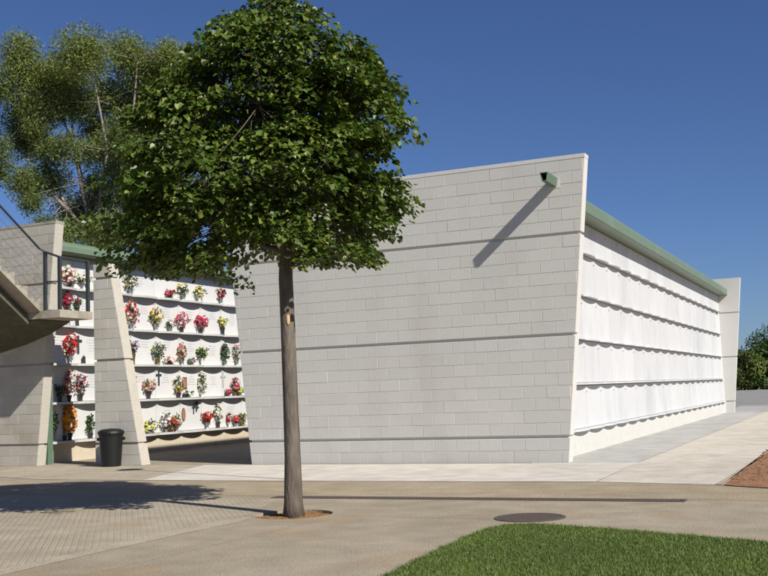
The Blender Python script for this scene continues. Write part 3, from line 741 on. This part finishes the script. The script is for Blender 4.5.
def bouquet(y, row, h, w_, cols, label, vase='steel', nfl=26, green=.5, vh=.16, dx=.10, name='flower_bouquet', shape='round', cat='flowers', br=.032):
    z0 = SH[row]+.001; e = empty(name, (XL+dx, y, z0), label, cat, 'flowers on the grave ledges')
    vm = {'steel': M_vase, 'bronze': M_bronze, 'dark': M_pot, 'white': M_whitepot}[vase]
    w_ *= 1.28; h *= 1.03; vr = min(.055, w_*.3); br *= 1.1
    MB().lathe([(0, 0), (vr*.8, 0), (vr*.65, vh*.15), (vr*.75, vh*.6), (vr*1.1, vh), (vr*.9, vh), (0, vh*.9)], n=12).build('vase', vm, e)
    lf = MB(); fl = MB(); cz = (vh+h)/2; rz = (h-vh)/2*1.02
    def spot(q0):
        t = U(0, 6.283); u = U(-1, 1); q = U(q0, 1); s_ = math.sqrt(1-u*u)
        if shape == 'tall': wz = .75+.25*(-u)
        elif shape == 'fan': wz = .55+.45*u if u > -.9 else .2
        else: wz = 1
        d = Vector((s_*math.cos(t)*w_*.5*wz, s_*math.sin(t)*w_*.5*wz, u*rz)); d.x = max(-.07, d.x*.7); return d*q
    for _ in range(int(90*green)+24):
        d = spot(.3); p = Vector((0, 0, cz))+d; nr = (d+Vector((U(.0, .2), U(-.1, .1), U(0, .15)))).normalized()
        tp = (d.normalized()*.7+Vector((U(-1, 1), U(-1, 1), U(-.8, .6)))).normalized(); sd = tp.cross(nr)
        if sd.length < .1: continue
        sd.normalize(); L_ = U(.05, .10); k = U(.5, 1.5); c = random.choice([(.04, .085, .025), (.07, .11, .03), (.05, .075, .045)])
        lf.poly([p, p+tp*L_*.5+sd*L_*.22, p+tp*L_, p+tp*L_*.5-sd*L_*.22], [(0, 1, 2, 3)], tuple(x*k for x in c))
    for _ in range(6): 
        d = spot(.6); lf.tube([Vector((U(-.02, .02), U(-.02, .02), vh*.7)), Vector((0, 0, cz))+d*.8], .004, 4, (.05, .08, .02))
    lf.build('foliage', M_stem, e)
    for _ in range(int(nfl*1.25)):
        d = spot(.75); rosette(fl, Vector((.01, 0, cz))+d, d+Vector((.06, -.02, .03)), U(.8, 1.25)*br, random.choice(cols))
    fl.build('blossoms', M_petal, e)
    return e
B = bouquet
# row 4 = top ledge
B(1.20, 4, .46, .34, [WHT, CRM, WHT, (.62, .45, .42), DRED], 'large wreath of pale pink and white flowers with dark red centre on the top ledge', 'dark', 60, .25, .06, br=.036)
B(1.68, 4, .30, .34, [WHT, CRM, WHT], 'white flowers with green leaves beside the large wreath on the top ledge', 'white', 26, 1.)
B(3.30, 4, .50, .32, [CRM, (.6, .4, .2), CRM], 'tall dark green bouquet with cream flowers on the top ledge', 'steel', 14, 1.5, .12)
B(4.86, 4, .22, .28, [MAG, RED, PINK], 'low crimson bouquet in a dark pot on the top ledge', 'dark', 24, .3, .08)
B(5.43, 4, .42, .26, [WHT, WHT, YEL], 'white and green bouquet next to the crimson one on the top ledge', 'steel', 22, 1., .14)
B(6.15, 4, .40, .32, [(.75, .72, .35), WHT, YEL], 'pale yellow lily bouquet on the top ledge', 'white', 26, .9, .12)
B(7.18, 4, .40, .24, [RED, DRED, PINK], 'red flowers and heart in a steel vase on the top ledge', 'steel', 28, .5, .18)
# row 3
B(1.16, 3, .72, .20, [DRED, MAG], 'small dark red bouquet seen above the staircase landing', 'steel', 26, .6, .30)
B(1.46, 3, .62, .10, [DRED, (.1, .1, .1)], 'little dark dried posy in a tall holder above the staircase landing', 'dark', 5, .5, .42)
B(3.33, 3, .68, .46, [RED, MAG, RED, PINK, WHT, CRM], 'big red and pink bouquet with lilies beside the pier, one ledge below the top', 'steel', 70, 1.2, .12, shape='tall')
B(4.28, 3, .54, .34, [YEL, ORG, WHT, YEL], 'yellow and orange bouquet on the second ledge from the top', 'steel', 34, .8, .16)
B(4.86, 3, .26, .18, [WHT, LIL, (.2, .2, .2)], 'small grey and white posy between yellow and pink bouquets', 'steel', 12, .5, .10)
B(5.36, 3, .50, .36, [PINK, WHT, MAG, PINK], 'pink and white bouquet with dark vase and red ribbon', 'dark', 40, .4, .14)
B(6.20, 3, .48, .38, [MAG, MAG, RED], 'bright magenta bouquet with pointed ribbon on the second ledge from the top', 'dark', 52, .4, .12)
B(7.24, 3, .46, .34, [(.75, .7, .15), YEL, (.7, .7, .35)], 'lime yellow chrysanthemums in a dark vase near the grey end wall', 'dark', 34, .6, .20, shape='fan')
# row 2
B(1.21, 2, .64, .30, [RED, RED, (.6, .03, .03)], 'scarlet rose bouquet hanging below the staircase landing', 'steel', 60, .3, .18)
B(3.38, 2, .54, .36, [LIL, LIL, (.55, .4, .55)], 'lilac flowers spreading from a bronze vase beside the pier', 'bronze', 26, .9, .24, shape='fan')
B(4.34, 2, .56, .34, [PINK, (.3, .35, .1)], 'leafy green bouquet with few pink flowers on the middle ledge', 'bronze', 10, 1.7, .14)
B(4.87, 2, .18, .40, [PINK, WHT, PINK], 'low trough of pink flowers on the middle ledge', 'dark', 26, .6, .06)
B(5.34, 2, .56, .28, [PINK, (.5, .2, .15), CRM], 'tall dusky pink bouquet on the middle ledge', 'steel', 34, .8, .14, shape='tall')
B(5.77, 2, .16, .20, [LIL, WHT], 'tiny grey white posy on the middle ledge', 'steel', 10, .4, .06)
B(6.22, 2, .46, .34, [(.35, .5, .12), (.6, .65, .3)], 'fresh light green foliage bouquet on the middle ledge', 'white', 14, 2., .18)
B(7.31, 2, .60, .28, [(.05, .09, .03), (.08, .1, .05)], 'dark green ivy bouquet on the middle ledge near the end wall', 'steel', 6, 2.4, .12, shape='tall')
B(7.90, 2, .56, .26, [PINK, WHT, PINK], 'pale pink and white bouquet against the grey end wall', 'steel', 22, .5, .16)
# row 1
B(1.17, 1, .66, .30, [PINK, (.25, .1, .08), CRM, PINK], 'dusty pink and brown bouquet on the ledge above the orange one', 'dark', 54, .3, .14, shape='tall')
B(1.54, 1, .62, .26, [PINK, LIL, DRED], 'mauve and dark bouquet leaning beside the dusty pink one', 'dark', 28, .8, .16)
B(.88, 1, .34, .18, [DRED, (.05, .05, .05)], 'small dark withered posy beside the green downpipe', 'dark', 6, .8, .14)
B(3.96, 1, .46, .32, [PINK, (.75, .4, .3), WHT], 'salmon pink bouquet in a round dark vase beside the pier', 'dark', 26, 1., .18)
B(5.18, 1, .52, .28, [WHT, PINK, YEL], 'mixed small bouquet in front of a brown framed portrait', 'dark', 26, .8, .12)
B(5.57, 1, .14, .26, [WHT, LIL, (.3, .35, .3)], 'tiny grey green posy below the brown portrait', 'steel', 10, .7, .05)
B(6.20, 1, .68, .26, [WHT, CRM, WHT], 'tall white flower garland hanging down a grave front', 'white', 46, .8, .10, shape='tall')
B(7.77, 1, .50, .26, [(.6, .1, .12), PINK, DRED], 'crimson pink spire bouquet near the grey end wall', 'bronze', 38, .4, .10)
B(7.44, 1, .18, .16, [MAG, DRED], 'tiny dark red posy left of the crimson spire', 'bronze', 12, .2, .06)
B(8.02, 1, .22, .16, [(.5, .6, .15), YEL], 'tiny lime green posy beside the crimson spire', 'steel', 10, .9, .06)
# row 0
B(1.19, 0, .78, .34, [ORG, (.75, .33, .05), ORG], 'big orange flower bouquet on the lowest ledge beside the downpipe', 'dark', 90, .2, .16, shape='tall', br=.04)
B(1.86, 0, .52, .18, [(.05, .07, .04), (.03, .04, .03)], 'dark green artificial plant on the lowest ledge against the pier', 'dark', 6, 1.6, .12, shape='tall')
B(.68, 0, .62, .14, [(.04, .05, .05), DRED], 'dark slim bouquet on the lowest ledge next to the downpipe', 'dark', 6, 1.2, .22)
B(1.06, 0, .86, .12, [ORG, (.6, .3, .05)], 'narrow orange spray rising behind the big orange bouquet', 'dark', 14, .1, .1, dx=.07, shape='tall')
B(3.98, 0, .30, .36, [(.65, .65, .2), YEL, WHT], 'round yellow green posy on the lowest ledge beside the pier', 'white', 40, .8, .05)
B(4.62, 0, .46, .34, [WHT, LIL, (.35, .38, .42), WHT], 'silvery white bouquet on the left of the red and yellow one', 'steel', 36, .7, .08)
B(4.80, 0, .36, .34, [RED, PINK, YEL, RED], 'red pink and yellow flowers in the middle of the lowest ledge', 'bronze', 36, .8, .06, dx=.13)
B(5.05, 0, .44, .26, [WHT, (.4, .55, .55), PINK], 'white and bluish bouquet on the right of the red and yellow one', 'steel', 26, .8, .10)
B(6.40, 0, .42, .52, [RED, RED, PINK, (.6, .1, .05)], 'wide scarlet and pink bouquet in a glass vase on the lowest ledge', 'steel', 60, 1., .16, shape='fan')
B(6.92, 0, .66, .30, [WHT, (.45, .45, .47), WHT], 'tall white and grey bouquet beside the scarlet one', 'dark', 36, .7, .16, shape='tall')
B(7.46, 0, .36, .18, [PINK, MAG], 'slim pink posy near the grey end wall on the lowest ledge', 'white', 14, .3, .12, shape='tall')
B(7.77, 0, .30, .18, [RED, PINK, RED], 'small red posy near the grey end wall on the lowest ledge', 'steel', 20, .3, .08)
B(8.09, 0, .34, .28, [(.35, .2, .05), YEL, (.2, .25, .05)], 'brown and green potted plant in the corner by the end wall', 'bronze', 14, 1.4, .06)
# crosses, portraits, small figures fixed on or standing before the grave fronts
def cross(y, row, zc, h, label, m_=M_dark):
    e = empty('wall_cross', (XL+.026, y, SH[row]+zc), label, 'cross', 'crosses on the grave fronts'); t = h*.07
    MB().box(0, .012, -t, t, -h/2, h/2).build('upright', m_, e); MB().box(.0, .0115, -h*.3, -t-.0005, h*.14, h*.28).build('arm', m_, e); MB().box(.0, .0115, t+.0005, h*.3, h*.14, h*.28).build('arm', m_, e)
cross(4.45, 1, .50, .36, 'dark slender cross on the grave front above the yellow flowers ledge')
cross(7.30, 1, .45, .40, 'thin grey cross beside the crimson spire bouquet', M_ins)
cross(5.90, 0, .52, .24, 'small dark cross on the lowest grave front', M_dark)
cross(1.55, 2, .42, .40, 'thin dark cross beside the scarlet rose bouquet', M_dark)
def portrait(y, row, zc, w_, h, label, oval=False):
    e = empty('grave_portrait', (XL+.021, y, SH[row]+zc), label, 'portrait'); n_ = 20
    def el_(k, d): return [(d, w_/2*k*math.cos(6.2832*i/n_), h/2*k*math.sin(6.2832*i/n_)) for i in range(n_)] if oval else [(d, s1*w_/2*k, s2*h/2*k) for s1, s2 in ((-1, -1), (1, -1), (1, 1), (-1, 1))]
    for nm, k, d, m_ in (('frame', 1, .012, M_bronze), ('picture', .82, .016, M_photo)):
        a, b_ = el_(k, 0), el_(k, d); c = len(a); q = MB(); q.poly(a+b_, [tuple(range(c, 2*c))]+[(i, (i+1) % c, c+(i+1) % c, c+i) for i in range(c)]); q.build(nm, m_, e)
portrait(5.53, 1, .37, .20, .30, 'brown framed portrait on a grave front behind a small bouquet')
portrait(5.46, 0, .40, .16, .34, 'oval brown portrait on the lowest row of grave fronts', True)
def figure(y, row, zc, label):
    e = empty('grave_ornament', (XL+.026, y, SH[row]+zc), label, 'ornament')
    b = MB(); 
    for a in (.3, 1.2, 2.1, 3.4, 4.4, 5.5): b.tube([(.01, 0, 0), (.02, .09*math.cos(a), .09*math.sin(a)), (.025, .12*math.cos(a+.4), .12*math.sin(a+.4))], [.02, .016, .006], 5)
    b.build('sprig', M_dark, e); MB().tube([(.01, 0, -.16), (.01, 0, .0)], [.02, .012], 6).build('holder', M_dark, e)
figure(3.47, 1, .48, 'dark iron leaf ornament on the grave front beside the pier')
figure(6.02, 0, .62, 'small dark iron sprig on the lowest grave front')
lan = empty('grave_lantern', (XL+.09, 1.66, SH[2]+.001), 'small dark lantern on the ledge beside the pier', 'lantern')
MB().lathe([(0, 0), (.045, 0), (.04, .02), (.035, .12), (.045, .13), (.0, .19)], n=10).build('body', M_pot, lan)

S.render.resolution_x = 1024; S.render.resolution_y = 768
